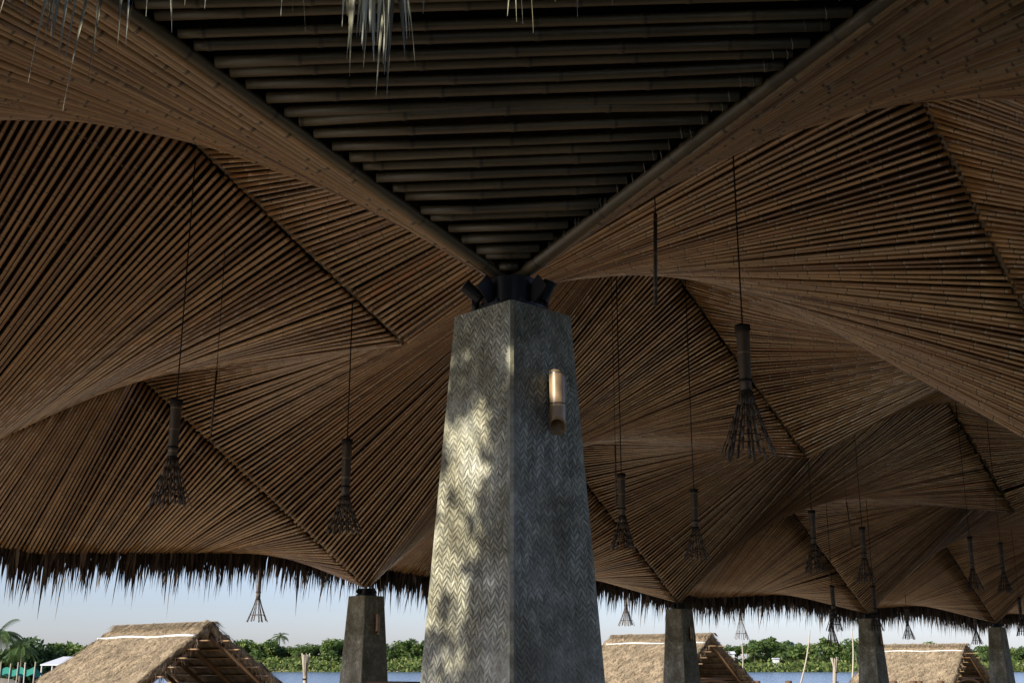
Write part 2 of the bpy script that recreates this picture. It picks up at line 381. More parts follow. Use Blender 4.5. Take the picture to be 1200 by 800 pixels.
# ------------------------------------------------------------------ corner infill between the two edge beams over the near column
PL = out(C[0], -u3, ZLE); PR = out(C[0], -n3, ZNE)
def infill(c, pl, pr, name='corner_infill', N=27):
    root = MB()
    K = 2
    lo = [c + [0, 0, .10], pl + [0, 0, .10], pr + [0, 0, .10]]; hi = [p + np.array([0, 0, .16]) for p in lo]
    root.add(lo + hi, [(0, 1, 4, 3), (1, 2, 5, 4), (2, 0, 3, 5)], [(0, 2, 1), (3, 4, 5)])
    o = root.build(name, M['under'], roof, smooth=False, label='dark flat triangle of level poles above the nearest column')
    for i in range(N):
        t = (i + 1.6) / (N + 1.6) + random.gauss(0, .0028)
        a = lerp(c, pl, t); b = lerp(c, pr, t); d = (b - a) / np.linalg.norm(b - a)
        mb = MB(); q = random.gauss(0, .004)
        add_pole(mb, a + d * .035 + [0, 0, .035 + q], b - d * (.05 + random.uniform(0, .03)) + [0, 0, .035 + q], random.uniform(.0195, .0235), 12, node=.42,
                 bow=(random.gauss(0, .010), random.gauss(0, .006)))
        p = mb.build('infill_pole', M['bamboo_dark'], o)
        tw = MB()
        for f in (.94,) if i % 2 else (.93, .955):
            cc = lerp(a, b, f) + [0, 0, .035 + q]
            ang = np.linspace(0, 2 * math.pi, 13)
            v = np.cross(d, [0, 0, 1.0]); v /= np.linalg.norm(v); w = np.cross(d, v)
            tw.tube([cc + v * .0235 * math.cos(x) + w * .0235 * math.sin(x) + d * .012 * math.sin(x * .5) for x in ang], (.0014), 4, caps=False)
        tw.build('lashing', M['twine'], o)
infill(C[0], PL, PR)
for end, lab in ((PL, 'left edge beam of the near corner'), (PR, 'right edge beam of the near corner')):
    d = (end - C[0]) / np.linalg.norm(end - C[0])
    mb = MB(); s = np.cross(d, [0, 0, 1.0]); s /= np.linalg.norm(s)
    add_pole(mb, C[0] - d * .05 + [0, 0, .015], end + [0, 0, .015], .029, 14, bow=(.01, .006), node=.45)
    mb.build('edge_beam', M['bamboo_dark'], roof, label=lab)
# small infills over the far columns and front columns are closed by the overhang panels themselves

# ------------------------------------------------------------------ dry leaf fringe hanging from the eaves
def blade(mb, p, length, width, dirv, rn, seg=5, droop=1.0, twist=0.3):
    """a long tapering leaf blade folded along its midrib"""
    d = np.array(dirv, float); pts = [np.array(p, float)]
    v = d / np.linalg.norm(d)
    for i in range(seg):
        v = v + np.array([0, 0, -.28 * droop]); v /= np.linalg.norm(v); pts.append(pts[-1] + v * length / seg)
    pts = np.array(pts); a = random.uniform(0, math.pi)
    side = np.array([math.cos(a), math.sin(a), 0]); V = []; q = []
    for i, c in enumerate(pts):
        t = i / seg; w = width * (1 - t ** 2.2) * (.7 + .6 * math.sin(math.pi * min(1, t * 1.3 + .15))) * .5 + .0006
        an = a + twist * i; side = np.array([math.cos(an), math.sin(an), 0]); f = np.array([-side[1], side[0], 0]) * w * .45
        V += [c - side * w, c + f, c + side * w]
    for i in range(seg):
        k = i * 3; q += [(k, k + 1, k + 4, k + 3), (k + 1, k + 2, k + 5, k + 4)]
    mb.add(V, q, rnd=rn)
def fringe(segs, outd, per_m, lmin, lmax, width, label=None, material='fringe', seg=4):
    mb = MB()
    for a, b in segs:
        Ln = np.linalg.norm(b - a); tuft = 1.0
        for i in range(int(Ln * per_m)):
            if i % 9 == 0: tuft = random.uniform(.62, 1.15); tc_ = random.gauss(0, .12)
            p = lerp(a, b, random.random() if i % 2 else (i + random.random()) / (Ln * per_m))
            lay = random.random()
            p = p + outd * random.uniform(-.02, .22) + np.array([0, 0, random.uniform(-.02, .2)])
            dv = outd * random.uniform(-.05, .45) + np.array([0, 0, -1]) + np.array([random.gauss(tc_, .10), random.gauss(0, .10), 0])
            blade(mb, p, random.uniform(lmin, lmax) * tuft * (1 if random.random() > .06 else 1.35), width * random.uniform(.5, 1.2), dv, random.random() ** 1.3, seg)
    o = mb.build('thatch_fringe', M[material], roof, label=label); o['kind'] = 'stuff'
    return o
fringe(far_eave, n3, 150, .40, .84, .045, label='ragged dark leaf fringe along the far eave')
fringe(far_eave, n3, 110, .25, .48, .05, label='short inner leaves along the far eave')
fringe(front_eave[1:], -n3, 30, .3, .6, .04)
lc, lm = left_eave[0]
fringe([(lerp(lc, lm, .17), lm)], -u3, 190, .45, .85, .045); fringe([(lc, lerp(lc, lm, .17))], -u3, 60, .15, .3, .03); fringe(left_eave[1:], -u3, 90, .4, .7, .04)  # unseen left fringe made long and dense to shade the near column's top
# chamfered near corner: mostly short leaves above the frame, a few long bleached ones hang into view
def corner_fringe():
    random.seed(5)
    mb = MB(); dd = np.array([0, -1.0, 0])
    for i in range(260):
        t = random.random(); p = lerp(PL, PR, t) + dd * random.uniform(.0, .18) + np.array([0, 0, random.uniform(.05, .2)])
        blade(mb, p, random.uniform(.12, .22), .02 * random.uniform(.5, 1.2), dd * .4 + np.array([random.gauss(0, .2), 0, -1]), random.random(), 4)
    def tuft(x, tip, nb, sp, w=.011, lean=0.0):
        # x and tip: where along the eave and how far below it the leaves reach
        for i in range(nb):
            p = lerp(PL, PR, x) + np.array([random.gauss(0, sp), random.gauss(0, .04) - .03, .04])
            blade(mb, p, tip * random.uniform(.72, 1.03), w * random.uniform(.5, 1.2), np.array([random.gauss(lean, .13), random.gauss(0, .08), -1]), random.random(), 7, .6, random.uniform(-.25, .25))
    tuft(.338, .56, 15, .026, .036); tuft(.362, .62, 12, .012, .034); tuft(.330, .46, 8, .035, .030); tuft(.395, .34, 4, .012, .014)
    tuft(.042, .58, 4, .03, .016, -.1); tuft(.062, .64, 3, .02, .014); tuft(.028, .46, 5, .04, .016); tuft(.096, .46, 3, .02, .014); tuft(.12, .38, 2, .02, .012, .15)
    tuft(.165, .36, 2, .03, .010); tuft(.26, .42, 3, .012, .012, .1); tuft(.29, .34, 2, .02, .010)
    tuft(.45, .38, 2, .02, .010); tuft(.49, .42, 3, .012, .012); tuft(.500, .58, 1, .002, .012, .05); tuft(.52, .36, 2, .01, .010); tuft(.55, .40, 1, .01, .010); tuft(.575, .36, 2, .01, .010); tuft(.60, .33, 2, .01, .010)
    o = mb.build('thatch_fringe', M['fringe_pale'], roof, label='bleached leaf ends hanging over the near corner'); o['kind'] = 'stuff'
corner_fringe()

# ------------------------------------------------------------------ columns
colang = math.atan2(uh[1], uh[0])
def column(xy, ztop, label, s_top=.40, s_eye=.565, group=None, rz=0.0, head=.17):
    """square tapering shaft set on the roof grid; sides given at its top and at eye height"""
    zt = ztop + EYE; k = (s_eye - s_top) / 1.50
    s_bot = s_top + k * zt
    root = empty('concrete_column', (xy[0], xy[1], 0), colang + rz, label=label, cat='column', group=group)
    me = bpy.data.meshes.new('shaft'); K = 24; V = []; Fc = []; UV = []
    corners = [(-1, -1), (1, -1), (1, 1), (-1, 1)]
    ch = .012
    ring = []
    for (cx_, cy_) in corners: ring.append((cx_, cy_))
    def prof(h):
        s = lerp(s_bot, s_top, h / zt) / 2
        pts = []
        for (cx_, cy_), (tx, ty) in zip(corners, ((1, 0), (0, 1), (-1, 0), (0, -1))):
            # two vertices per corner = small bevel
            if tx: a = (cx_ * s, cy_ * s + (-cy_) * ch); b_ = (cx_ * s + tx * ch, cy_ * s)
            else: a = (cx_ * s + (-cx_) * ch, cy_ * s); b_ = (cx_ * s, cy_ * s + ty * ch)
            pts += [a, b_]
            # mid-face vertex of the side that follows this corner
            nxt = corners[(corners.index((cx_, cy_)) + 1) % 4]; pts.append(((cx_ + nxt[0]) * s / 2, (cy_ + nxt[1]) * s / 2))
        return pts
    hs = np.linspace(0, zt, K + 1)
    for h in hs:
        for (x, y) in prof(h): V.append((x, y, h))
    NR = 12
    for i in range(K):
        for j in range(NR):
            j2 = (j + 1) % NR; Fc.append((i * NR + j, i * NR + j2, (i + 1) * NR + j2, (i + 1) * NR + j))
    V.append((0, 0, zt + .01)); V.append((0, 0, 0)); tp = len(V) - 2
    for j in range(NR): Fc.append((K * NR + j, K * NR + (j + 1) % NR, tp))
    me.from_pydata(V, [], Fc); uvl = me.uv_layers.new(name='UVMap')
    for p in me.polygons:
        nx, ny, nz_ = p.normal
        for li in p.loop_indices:
            co = me.vertices[me.loops[li].vertex_index].co
            if abs(nz_) > .8: uvl.data[li].uv = (co.x, co.y)
            elif abs(nx) > abs(ny): uvl.data[li].uv = (co.y + (3 if nx > 0 else 5), co.z)
            else: uvl.data[li].uv = (co.x + (7 if ny > 0 else 9), co.z)
    ed_ = me.uv_layers.new(name='Edge')
    for p in me.polygons:
        nx, ny, nz_ = p.normal
        for li in p.loop_indices:
            co = me.vertices[me.loops[li].vertex_index].co; hw = lerp(s_bot, s_top, min(1, co.z / zt)) / 2
            ed_.data[li].uv = ((hw - abs(co.y if abs(nx) > abs(ny) else co.x)) if abs(nz_) < .8 else 0, 0)
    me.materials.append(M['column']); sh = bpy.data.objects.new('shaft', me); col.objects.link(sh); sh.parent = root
    # steel head: stub tube with flanges and gusset plates
    mb = MB(); mb.tube([(0, 0, zt), (0, 0, zt + .01), (0, 0, zt + .012), (0, 0, zt + .03), (0, 0, zt + .032), (0, 0, zt + head)], [.17, .17, .17, .17, .125, .125], 24)
    for q in range(4):
        a = q * math.pi / 2; mb.bar((math.cos(a) * .12, math.sin(a) * .12, zt + head * .4), (math.cos(a) * .20, math.sin(a) * .20, zt + head * .8), .012, .09)
    mb.build('steel_head', M['steel'], root, sharp=40)
    if rz:
        for q in range(8):
            a = q * math.pi / 4 + .3; bo = MB(); bo.tube([(math.cos(a) * .15, math.sin(a) * .15, zt + .03), (math.cos(a) * .15, math.sin(a) * .15, zt + .05)], .012, 6)
            bo.build('bolt', M['steel'], root, smooth=False)
    return root, zt, s_bot, s_top
def face_pt(xy, zt, sb, st, face, off, z, push=0.0):
    """world point on a column face; face 'l' looks along -u, 'r' along -n"""
    s = lerp(sb, st, z / zt) / 2 + push
    b3 = np.array([xy[0], xy[1], z])
    return b3 + (-u3 * s + n3 * off if face == 'l' else -n3 * s + u3 * off)

def spotlight(p, aim, label):
    root = empty('spotlight', tuple(p), 0, label=label, cat='spotlight', group='black spotlights on the near column')
    a = np.array(aim, float); a /= np.linalg.norm(a)
    mb = MB(); base = a * .02
    mb.tube([base - a * .07, base - a * .06, base + a * .055, base + a * .075], [.030, .042, .042, .047], 20); mb.build('housing', M['black'], root, sharp=35)
    lm = MB(); lm.tube([base + a * .0755, base + a * .078], .040, 20); lm.build('lens', M['glass'], root)
    br = MB(); br.bar((0, 0, -.02), (0, 0, -.14), .012, .05); br.tube([(0, 0, -.14), (0, 0, -.155)], .03, 12); br.bar((-.045, 0, 0), (.045, 0, 0), .01, .012); br.build('bracket', M['black'], root); root.scale = (.74, .74, .74)
    return root
def tube_light(p, nrm, label, h=.29, r=.037):
    """length of bamboo slit on a slant, fixed to the column face"""
    ang = math.atan2(nrm[1], nrm[0]) + math.pi / 2
    root = empty('bamboo_wall_lamp', tuple(p), ang, label=label, cat='wall lamp')
    # local frame: -y points away from the column; the culm is open at its lower end, cut on a slant
    mb = MB(); S = 20; H = 14; V = []; q = []
    for i in range(H + 1):
        t = i / H
        for j in range(S):
            a = 2 * math.pi * j / S; x = math.cos(a) * r; y = math.sin(a) * r - r - .012
            lowcut = -h / 2 + (.06 * (math.cos(a - .6) * -.5 + .5)); topc = h / 2 - (.03 * (math.cos(a) * .5 + .5))
            V.append((x, y, lerp(lowcut, topc, t)))
    for i in range(H):
        for j in range(S):
            q.append((i * S + j, i * S + (j + 1) % S, (i + 1) * S + (j + 1) % S, (i + 1) * S + j))
    V2 = np.array(V); 
    cc = V2.mean(axis=0); V3 = V2.copy(); V3[:, 0] *= .86; V3[:, 1] = (V2[:, 1] + r + .012) * .86 - r - .012
    n0 = len(V2); qi = [(a + n0, d + n0, c + n0, b + n0) for a, b, c, d in q]
    rim = []
    for k in (0, H * S):
        for j in range(S):
            j2 = (j + 1) % S; rim.append((k + j, k + j + n0, k + j2 + n0, k + j2) if k == 0 else (k + j, k + j2, k + j2 + n0, k + j + n0))
    mb.add(np.vstack([V2, V3]), q + qi + rim, rnd=.5, lng=np.concatenate([V2[:, 2], V2[:, 2]]) + .52)
    mb.build('culm', M['bamboo_pale'], root)
    bd = MB(); bd.tube([(0, -r - .012, -.012), (0, -r - .012, -.008)], r * 1.03, 20, caps=False); bd.build('band', M['cord'], root)
    mt = MB(); mt.box((0, -.006, 0), (.03, .012, .2)); mt.build('mount', M['steel'], root)
    return root

ZC = 1.585
cr, czt, csb, cst = column(C0 + [.012, 0], ZC, 'large grey column with herringbone woven surface standing nearest in the middle', group='tapered concrete columns', rz=-.045)
pL = np.array([C0[0], C0[1], ZC + .17 + EYE]) - np.array([.165, -.02, .055]); pR = np.array([C0[0], C0[1], ZC + .17 + EYE]) + np.array([.165, .02, -.055])
spotlight(pL, (-.75, -.1, .65), 'black spotlight on the left side of the near column head')
spotlight(pR, (.35, -.1, .8), 'black spotlight on the right side of the near column head')
tube_light(face_pt(C0, czt, csb, cst, 'r', .02, EYE + 1.135), -n3, 'bamboo tube lamp with sunlit patches on the right face of the nearest column')
farlab = {0: 'far side column beyond the left edge of the view', 1: 'slim concrete column at the far eave, left of the large near column', 2: 'far concrete column just right of the near column, in front of a thatched hut',
          3: 'third far concrete column from the left, before the lake and a thatched hut', 4: 'far concrete column near the right edge of the photo', 5: 'small farthest concrete column at the right edge', 6: 'last concrete column of the far row'}
for k in range(0, NB + 1):
    xy = C0 + u * k + nh * L
    r_, zt, sb, st_ = column(xy, F[k][2] - EYE - .13, farlab[k], s_top=.42, s_eye=.575, head=.12, group='tapered concrete columns')
    if k in (1, 2, 3):
        tube_light(face_pt(xy, zt, sb, st_, 'r', .02, EYE + .61), -n3, {1: 'small bamboo tube lamp on the shaded face of the left far column', 2: 'small bamboo tube lamp on the shaded face of the far column before the middle hut', 3: 'small bamboo tube lamp on the third far column'}[k], h=.34)
for k in range(1, NB + 1):
    column(C0 + u * k, ZC, ('second', 'third', 'fourth', 'fifth', 'sixth', 'seventh')[k - 1] + ' column of the front row, counted from the large near column, outside the right of the view', group='tapered concrete columns')

# ------------------------------------------------------------------ hanging lamps
DN = 1373.0; TH = R(15.35)
def world_at(px, py, depth):
    """point seen at photo pixel px,py whose horizontal distance along the view is depth"""
    x = (px - 600) / DN; y = -(py - 400) / DN
    fy = math.cos(TH) - y * math.sin(TH); fz = math.sin(TH) + y * math.cos(TH)
    return np.array([x / fy * depth, depth, fz / fy * depth + EYE])
def roof_z(x, y):
    """height of the pole surface over a point"""
    dx = np.array([x, y]) - C0; a = dx @ uh / np.linalg.norm(u); w = dx @ nh
    k = int(math.floor(a)); fa = a - k; fw = w / L
    if w > L or w < 0:
        d = (w - L) if w > L else -w
        row = F if w > L else C; mid = Ef if w > L else En
        k = max(0, min(NB - 1, k)); m_ = mid[k + 1][2]; c_ = row[k][2] if fa < .5 else row[k + 1][2]
        edge = m_ + (c_ - m_) * abs(fa - .5) * 2
        return edge + ((1.75 + EYE) - edge) * min(1, d / OV)
    k = max(0, min(NB - 1, k))
    g = G[k][2] if fa < .5 else G[k + 1][2]; q = Q[k + 1][2]
    c_ = (C if fw < .5 else F)[k if fa < .5 else k + 1][2]; e = (En if fw < .5 else Ef)[k + 1][2]
    s = 1 - abs(fa - .5) * 2; t = abs(fw - .5) * 2          # s: 0 at the column line, 1 mid-bay; t: 0 centre line, 1 at the row
    return lerp(lerp(g, q, s), lerp(c_, e, s), t)
def pendant(px, ytop, ybot, depth, wid, label, tube_frac=.6, sway=0.0):
    """px,ytop: top of the bamboo tube; ybot: lower ends of the splayed strips; wid: spread of the strips in metres"""
    p = world_at(px, ytop, depth); pb = world_at(px, ybot, depth); h = p[2] - pb[2]
    zr = roof_z(p[0], p[1]); zr = max(zr, p[2] + .15)
    root = empty('pendant_lamp', tuple(p), random.uniform(0, 3), label=label, cat='pendant lamp', group='bamboo lamps hanging from the roof')
    cd = MB(); cd.tube([(0, 0, -.02), (0, 0, zr - p[2] - .02)], .007, 6); cd.build('cord', M['cord'], root)
    r = .052 if wid > .3 else .042; ht = h * tube_frac; k = MB()
    zs = np.linspace(0, -ht, 9); rr = r * np.array([.95, .98, .94, .93, .90, .90, .86, .84, .80])
    k.tube([(0, 0, z) for z in zs], rr, 16, rnd=random.random(), lng0=random.random()); k.build('shade_tube', M['bamboo_lamp'], root)
    cp = MB(); cp.tube([(0, 0, .012), (0, 0, -.03)], r * 1.12, 16); cp.build('cap', M['cord'], root)
    for zf in (.80, .98): wr = MB(); wr.tube([(0, 0, -ht * zf), (0, 0, -ht * zf - .02)], r * .98, 16); wr.build('binding', M['cord'], root)
    ns = 16; hs = h - ht
    sk = MB()
    for i in range(ns):
        a = 2 * math.pi * i / ns + random.gauss(0, .06); e = 1 + random.gauss(0, .09); pts = []
        for t in np.linspace(0, 1, 6):
            q = r * .82 + (wid / 2 * e - r * .82) * (t ** 1.15); pts.append((math.cos(a) * q, math.sin(a) * q, -ht - hs * t * (1 + random.gauss(0, .004) + (.05 if i % 3 else -.02))))
        for j in range(5): sk.bar(pts[j], pts[j + 1], .012 + .010 * j / 5, .007, rnd=random.random())
    sk.build('splayed_strips', M['bamboo_lamp'], root)
    for t in (.70,):
        hp = MB(); q = r * .82 + (wid / 2 - r * .82) * (t ** 1.15); hp.tube([(math.cos(a) * q * .97, math.sin(a) * q * .97, -ht - hs * t * 1.03 + .006 * math.sin(a * 3)) for a in np.linspace(0, 2 * math.pi, 25)], .005, 5, caps=False); hp.build('hoop', M['cord'], root)
    return root
random.seed(11)
LAMPS = [
 (207, 470, 590, 10.6, .36, 'large bamboo pendant lamp with splayed strips hanging farthest left, high above the thatched hut', .56),
 (407, 516, 624, 12.0, .36, 'bamboo pendant lamp just left of the large near column', .62),
 (305, 655, 727, 22.5, .40, 'small dark pendant lamp over the lake beneath the left leaf fringe', .66),
 (870, 383, 533, 8.4, .38, 'largest bamboo pendant lamp, hanging right of the near column', .52),
 (728, 556, 641, 15.4, .34, 'bamboo pendant lamp closest to the right side of the near column', .58),
 (813, 574, 655, 16.2, .34, 'bamboo pendant lamp between the near column and the largest lamp, above the second far column', .55),
 (733, 690, 732, 30.0, .40, 'tiny dark pendant lamp in the fringe just right of the near column', .55),
 (866, 690, 748, 33.0, .38, 'tiny dark pendant lamp over the gable of the middle hut', .62),
 (951, 599, 669, 19.0, .34, 'bamboo pendant lamp with pale tube left of a near twin, above the lake', .56),
 (1010, 618, 681, 20.5, .32, 'bamboo pendant lamp right above the third far column', .58),
 (975, 686, 738, 27.0, .36, 'small dark pendant lamp beside the third far column, higher of two overlapping', .55),
 (973, 712, 756, 34.0, .38, 'tiny dark pendant lamp beside the third far column, lower of two overlapping', .5),
 (1023, 686, 738, 27.5, .34, 'small dark pendant lamp hanging in front of the head of the third far column', .62),
 (1136, 629, 690, 22.0, .30, 'bamboo pendant lamp, left one of the pair near the right edge', .62),
 (1172, 636, 693, 23.0, .30, 'bamboo pendant lamp, right one of the pair near the right edge', .62),
 (1062, 712, 748, 38.0, .38, 'tiny dark pendant lamp over the roof of the right hut', .55),
 (1142, 722, 754, 41.0, .38, 'tiny dark pendant lamp over the gable of the right hut', .55),
 (1194, 700, 744, 34.0, .36, 'small dark pendant lamp at the extreme right edge, right of the last column', .6),
]
for a in LAMPS: pendant(*a)
def rod(px, y0, y1, depth, label, x1=None):
    p = world_at(px, y0, depth); q = world_at(px if x1 is None else x1, y1, depth)
    zr = max(roof_z(p[0], p[1]), p[2])
    o = empty('hanging_rod', tuple(p), 0, label=label, cat='hanging rod', group='slim rods hanging from the roof')
    m_ = MB(); m_.tube([(0, 0, 0), tuple(q - p)], .011, 8, rnd=.5); m_.build('rod', M['bamboo_lamp'], o)
    if zr - p[2] > .05:
        c_ = MB(); c_.tube([(0, 0, 0), (0, 0, zr - p[2])], .004, 5); c_.build('cord', M['cord'], o)
rod(768, 250, 358, 6.2, 'slim dark rod hanging close to the near column, left of the largest lamp')
rod(254, 434, 510, 11.6, 'slim slanting rod hanging right of the leftmost lamp', 247)
rod(721, 522, 592, 15.5, 'slim rod hanging beside the lamp closest to the near column', 722)
rod(992, 588, 640, 21.5, 'slim slanting rod hanging between two lamps at right', 999)

# ------------------------------------------------------------------ ground, floor and lake
def wl_(x, y): return (x - C0[0]) * nh[0] + (y - C0[1]) * nh[1]     # distance outward over the far side
WZ = -1.25
def gz(x, y):
    w = wl_(x, y)
    near = 0.0 - 2.6 * min(1, max(0, (w - 27) / 5))
    far = -2.6 + 3.4 * min(1, max(0, (y - 428 - 3 * math.sin(x * .011)) / 10))
    left = -2.6 + 3.0 * min(1, max(0, (y - 96) / 6)) * min(1, max(0, (-x - .365 * y) / 5)) if y < 424 else -9
    return max(near, far, left) - (.02 if w < 20 else 0)
def warp(vals): return sorted(set(vals))
xs = warp(list(np.linspace(-3500, -300, 10)) + list(np.linspace(-280, 60, 86)) + list(np.linspace(80, 400, 17)) + list(np.linspace(500, 3500, 8)))
ys = warp(list(np.linspace(-800, -50, 6)) + list(np.linspace(-40, 160, 81)) + list(np.linspace(170, 410, 13)) + list(np.linspace(415, 455, 12)) + list(np.linspace(500, 5000, 10)))
g = MB(); nx_, ny_ = len(xs), len(ys)
V = [(x, y, gz(x, y)) for y in ys for x in xs]
g.add(V, [(j * nx_ + i, j * nx_ + i + 1, (j + 1) * nx_ + i + 1, (j + 1) * nx_ + i) for j in range(ny_ - 1) for i in range(nx_ - 1)])
tag(g.build('ground', M['ground']), kind='structure')
wt = MB(); wt.add([(-3500, 15, WZ), (3500, 15, WZ), (3500, 5000, WZ), (-3500, 5000, WZ)], [(0, 1, 2, 3)])
wo = tag(wt.build('lake', M['water']), kind='structure')
fl = MB(); a0 = C0 - u * .55 - nh * 2.0; a1 = C0 + u * (NB + .3) - nh * 2.0; a2 = a1 + nh * (L + 4.2); a3 = a0 + nh * (L + 4.2)
fl.add([(*a, .0) for a in (a0, a1, a2, a3)] + [(*a, .06) for a in (a0, a1, a2, a3)], [(4, 5, 6, 7), (0, 1, 5, 4), (1, 2, 6, 5), (2, 3, 7, 6), (3, 0, 4, 7)])
tag(fl.build('paved_floor', M['paving'], smooth=False), kind='structure')

ln_ = MB(); b0 = C0 - nh * 2.2
lv = [(-40, -40), (40, -40), (*(b0 + u * 6),), (*(b0 - u * .1),), (-40, (b0 - u * 4)[1])]
ln_.add([(x, y, .012) for x, y in ((-60, -60), (60, -60), *[tuple(b0 + u * k) for k in (7, 0)], tuple(b0 - u * .3 + nh * 1.0), (-5.5, 5.0), (-14, 2), (-60, -10))], [(0, 1, 2, 3), (0, 3, 4, 5), (0, 5, 6, 7)])
tag(ln_.build('unseen_lawn', M['grass'], smooth=False), kind='structure')  # unseen dark grass added to cut bounce light onto the near overhangs
# ------------------------------------------------------------------ thatched huts between the hall and the lake
def hut(apex_xy, apex_z, label, ln=3.5, half=3.1):
    root = empty('thatched_hut', (apex_xy[0], apex_xy[1], 0), math.atan2(nh[1], nh[0]), label=label, cat='hut', group='small thatched huts by the lake')
    # local: +x runs back along the ridge (away from the hall), +y / -y are the two slopes; -y is the slope towards the left of the photo (+n x z)
    zt = apex_z + EYE; H = 2.25
    def prof(t):    # 0 ridge .. 1 eave: half width, drop
        return half * t, H * (t * .95 + .05 * t * t)
    K = 26; S = 30
    for side in (1, -1):
        mb = MB(); V = []; rn = []
        for layer in (0, 1):
            for i in range(S + 1):
                fx = i / S
                for k in range(K + 1):
                    t = k / K; w, d = prof(t)
                    # the gable rake sweeps outward toward the eaves at the front
                    x0 = -.02 - .32 * t + .10 * math.sin(t * 9) * .3; x1 = ln + .25 + .55 * t
                    x = lerp(x0, x1, fx); th = (.17 if layer == 0 else 0.0)
                    jit = random.gauss(0, .018) if layer == 0 else random.gauss(0, .01)
                    edge = random.gauss(0, .03) if i in (0, S) or k == K else 0
                    V.append((x + edge, side * (w + th * .35), zt - d + th * .7 + jit + edge)); rn.append(random.random())
        n1 = (S + 1) * (K + 1); q = []
        for i in range(S):
            for k in range(K):
                a = i * (K + 1) + k; q += [(a, a + 1, a + K + 2, a + K + 1), (a + n1, a + K + 1 + n1, a + K + 2 + n1, a + 1 + n1)]
        for i in range(S): a = i * (K + 1) + K; q.append((a, a + n1, a + K + 1 + n1, a + K + 1))
        for k in range(K):
            for i in (0, S): a = i * (K + 1) + k; q.append((a, a + n1, a + 1 + n1, a + 1))
        mb.add(V, q, rnd=rn)
        # loose straw tufts over the slope and along its edges
        for _ in range(4200):
            t = random.random(); fx = random.random(); r_ = random.random()
            if r_ < .10: t = 1.0
            elif r_ < .24: fx = random.choice((0.0, 1.0))
            w, d = prof(t); x0 = -.02 - .32 * t; x1 = ln + .25 + .55 * t; x = lerp(x0, x1, fx)
            p = np.array([x, side * (w + .06), zt - d + .13]); dv = np.array([random.gauss(-.25 if fx == 0 else (.3 if fx == 1 else 0), .25), side * 1.0, -.55 + random.gauss(0, .14)])
            ln_ = random.uniform(.10, .24); dv = dv / np.linalg.norm(dv); sd_ = np.cross(dv, [0, 0, 1.0]) * random.uniform(.006, .014)
            mb.add([p - sd_, p + sd_, p + dv * ln_ + [0, 0, random.uniform(-.02, .03)]], tris=[(0, 1, 2)], rnd=random.random())
        mb.build('roof_slope', M['hut'], root)
    rd = MB()
    xs_ = np.linspace(-.04, ln + .2, 24)
    for dy in (-.12, 0, .12): rd.tube([(x, dy + random.gauss(0, .012), zt + .115 - abs(dy) * .75 + random.gauss(0, .014)) for x in xs_], .07, 8, rnd=random.random())
    for _ in range(1500):
        x = random.uniform(-.12, ln + .28); sd_ = random.choice((-1, 1)); p = np.array([x, sd_ * random.uniform(0, .12), zt + .185]); dv = np.array([random.gauss(0, .2), sd_, -.62]); dv /= np.linalg.norm(dv)
        w_ = np.array([.012, 0, 0]); rd.add([p - w_, p + w_, p + dv * random.uniform(.15, .33)], tris=[(0, 1, 2)], rnd=random.random())
    rd.build('ridge_cap', M['hut'], root)
    for sd_ in (-1, 1): ws = MB(); ws.tube([(x, sd_ * .40, zt - .11 + .015 * math.sin(x * 3)) for x in np.linspace(-.08, ln + .4, 14)], .028, 8); ws.build('ridge_pipe', M['white'], root)
    # frame: bent bamboo arches, rafters, purlins, posts, cross braces
    for xk in np.linspace(.05, ln - .05, 4):
        ar = MB(); pts = []
        for a in np.linspace(0, math.pi, 15): pts.append((xk, math.cos(a) * (half - .75), zt - H - .35 + math.sin(a) * (H * .62)))
        ar.tube(pts, .055, 8, rnd=random.random()); ar.build('arch', M['wood'], root)
        rf = MB()
        for sd_ in (-1, 1): rf.tube([(xk, sd_ * .03, zt - .12), (xk, sd_ * half * .97, zt - H * .99 - .05)], .05, 8, rnd=random.random())
        rf.bar((xk, -half * .5, zt - H * .52), (xk, half * .5, zt - H * .52), .05, .07, rnd=.5)
        rf.build('rafter', M['wood'], root)
    for sd_ in (-1, 1):
        for k in range(1, 13):
            w, d = prof(k / 12.5); pu = MB(); pu.bar((-.35, sd_ * w, zt - d - .035), (ln + .4, sd_ * w, zt - d - .035), .075, .022, rnd=random.uniform(.6, 1)); pu.build('purlin', M['bamboo'], root)
    for xk in (.1, ln - .1):
        for sd_ in (-1, 1):
            po = MB(); po.tube([(xk, sd_ * (half - .7), -.0), (xk, sd_ * (half - .75), zt - H + .35)], .075, 10, rnd=.3); po.build('post', M['wood'], root)
            br = MB(); br.tube([(xk, sd_ * (half - .7), zt - H - .6), (xk, sd_ * (half - 1.7), zt - H + .75)], .045, 8, rnd=.4)
            br.tube([(xk + (.0), sd_ * (half - 1.9), zt - H - .2), (xk, sd_ * (half - .9), zt - H + .5)], .035, 8, rnd=.7); br.build('brace', M['wood'], root)
    # torn straw hanging at the open gable
    tf = MB()
    for _ in range(420):
        t = random.random() ** .8; sd_ = -1 if random.random() < .55 else 1; w, d = prof(t)
        p = np.array([-.04 - .32 * t + random.gauss(0, .04), sd_ * w, zt - d + random.uniform(-.05, .12)]); blade(tf, p, random.uniform(.08, .30) * (1.4 if random.random() < .05 else 1), .018, (random.gauss(-.1, .25), random.gauss(0, .3), -1), random.uniform(.3, 1), 2)
    tf.build('gable_straw', M['hut'], root)
    return root
HU = u * 2.0
h0 = world_at(247, 729, 25.0)
hut(h0[:2], h0[2] - EYE - .16, 'open thatched hut at lower left with its gable showing bamboo arches')
h1 = world_at(832, 742, 37.0); hut(h1[:2], h1[2] - EYE - .16, 'thatched hut behind the second far column in the middle')
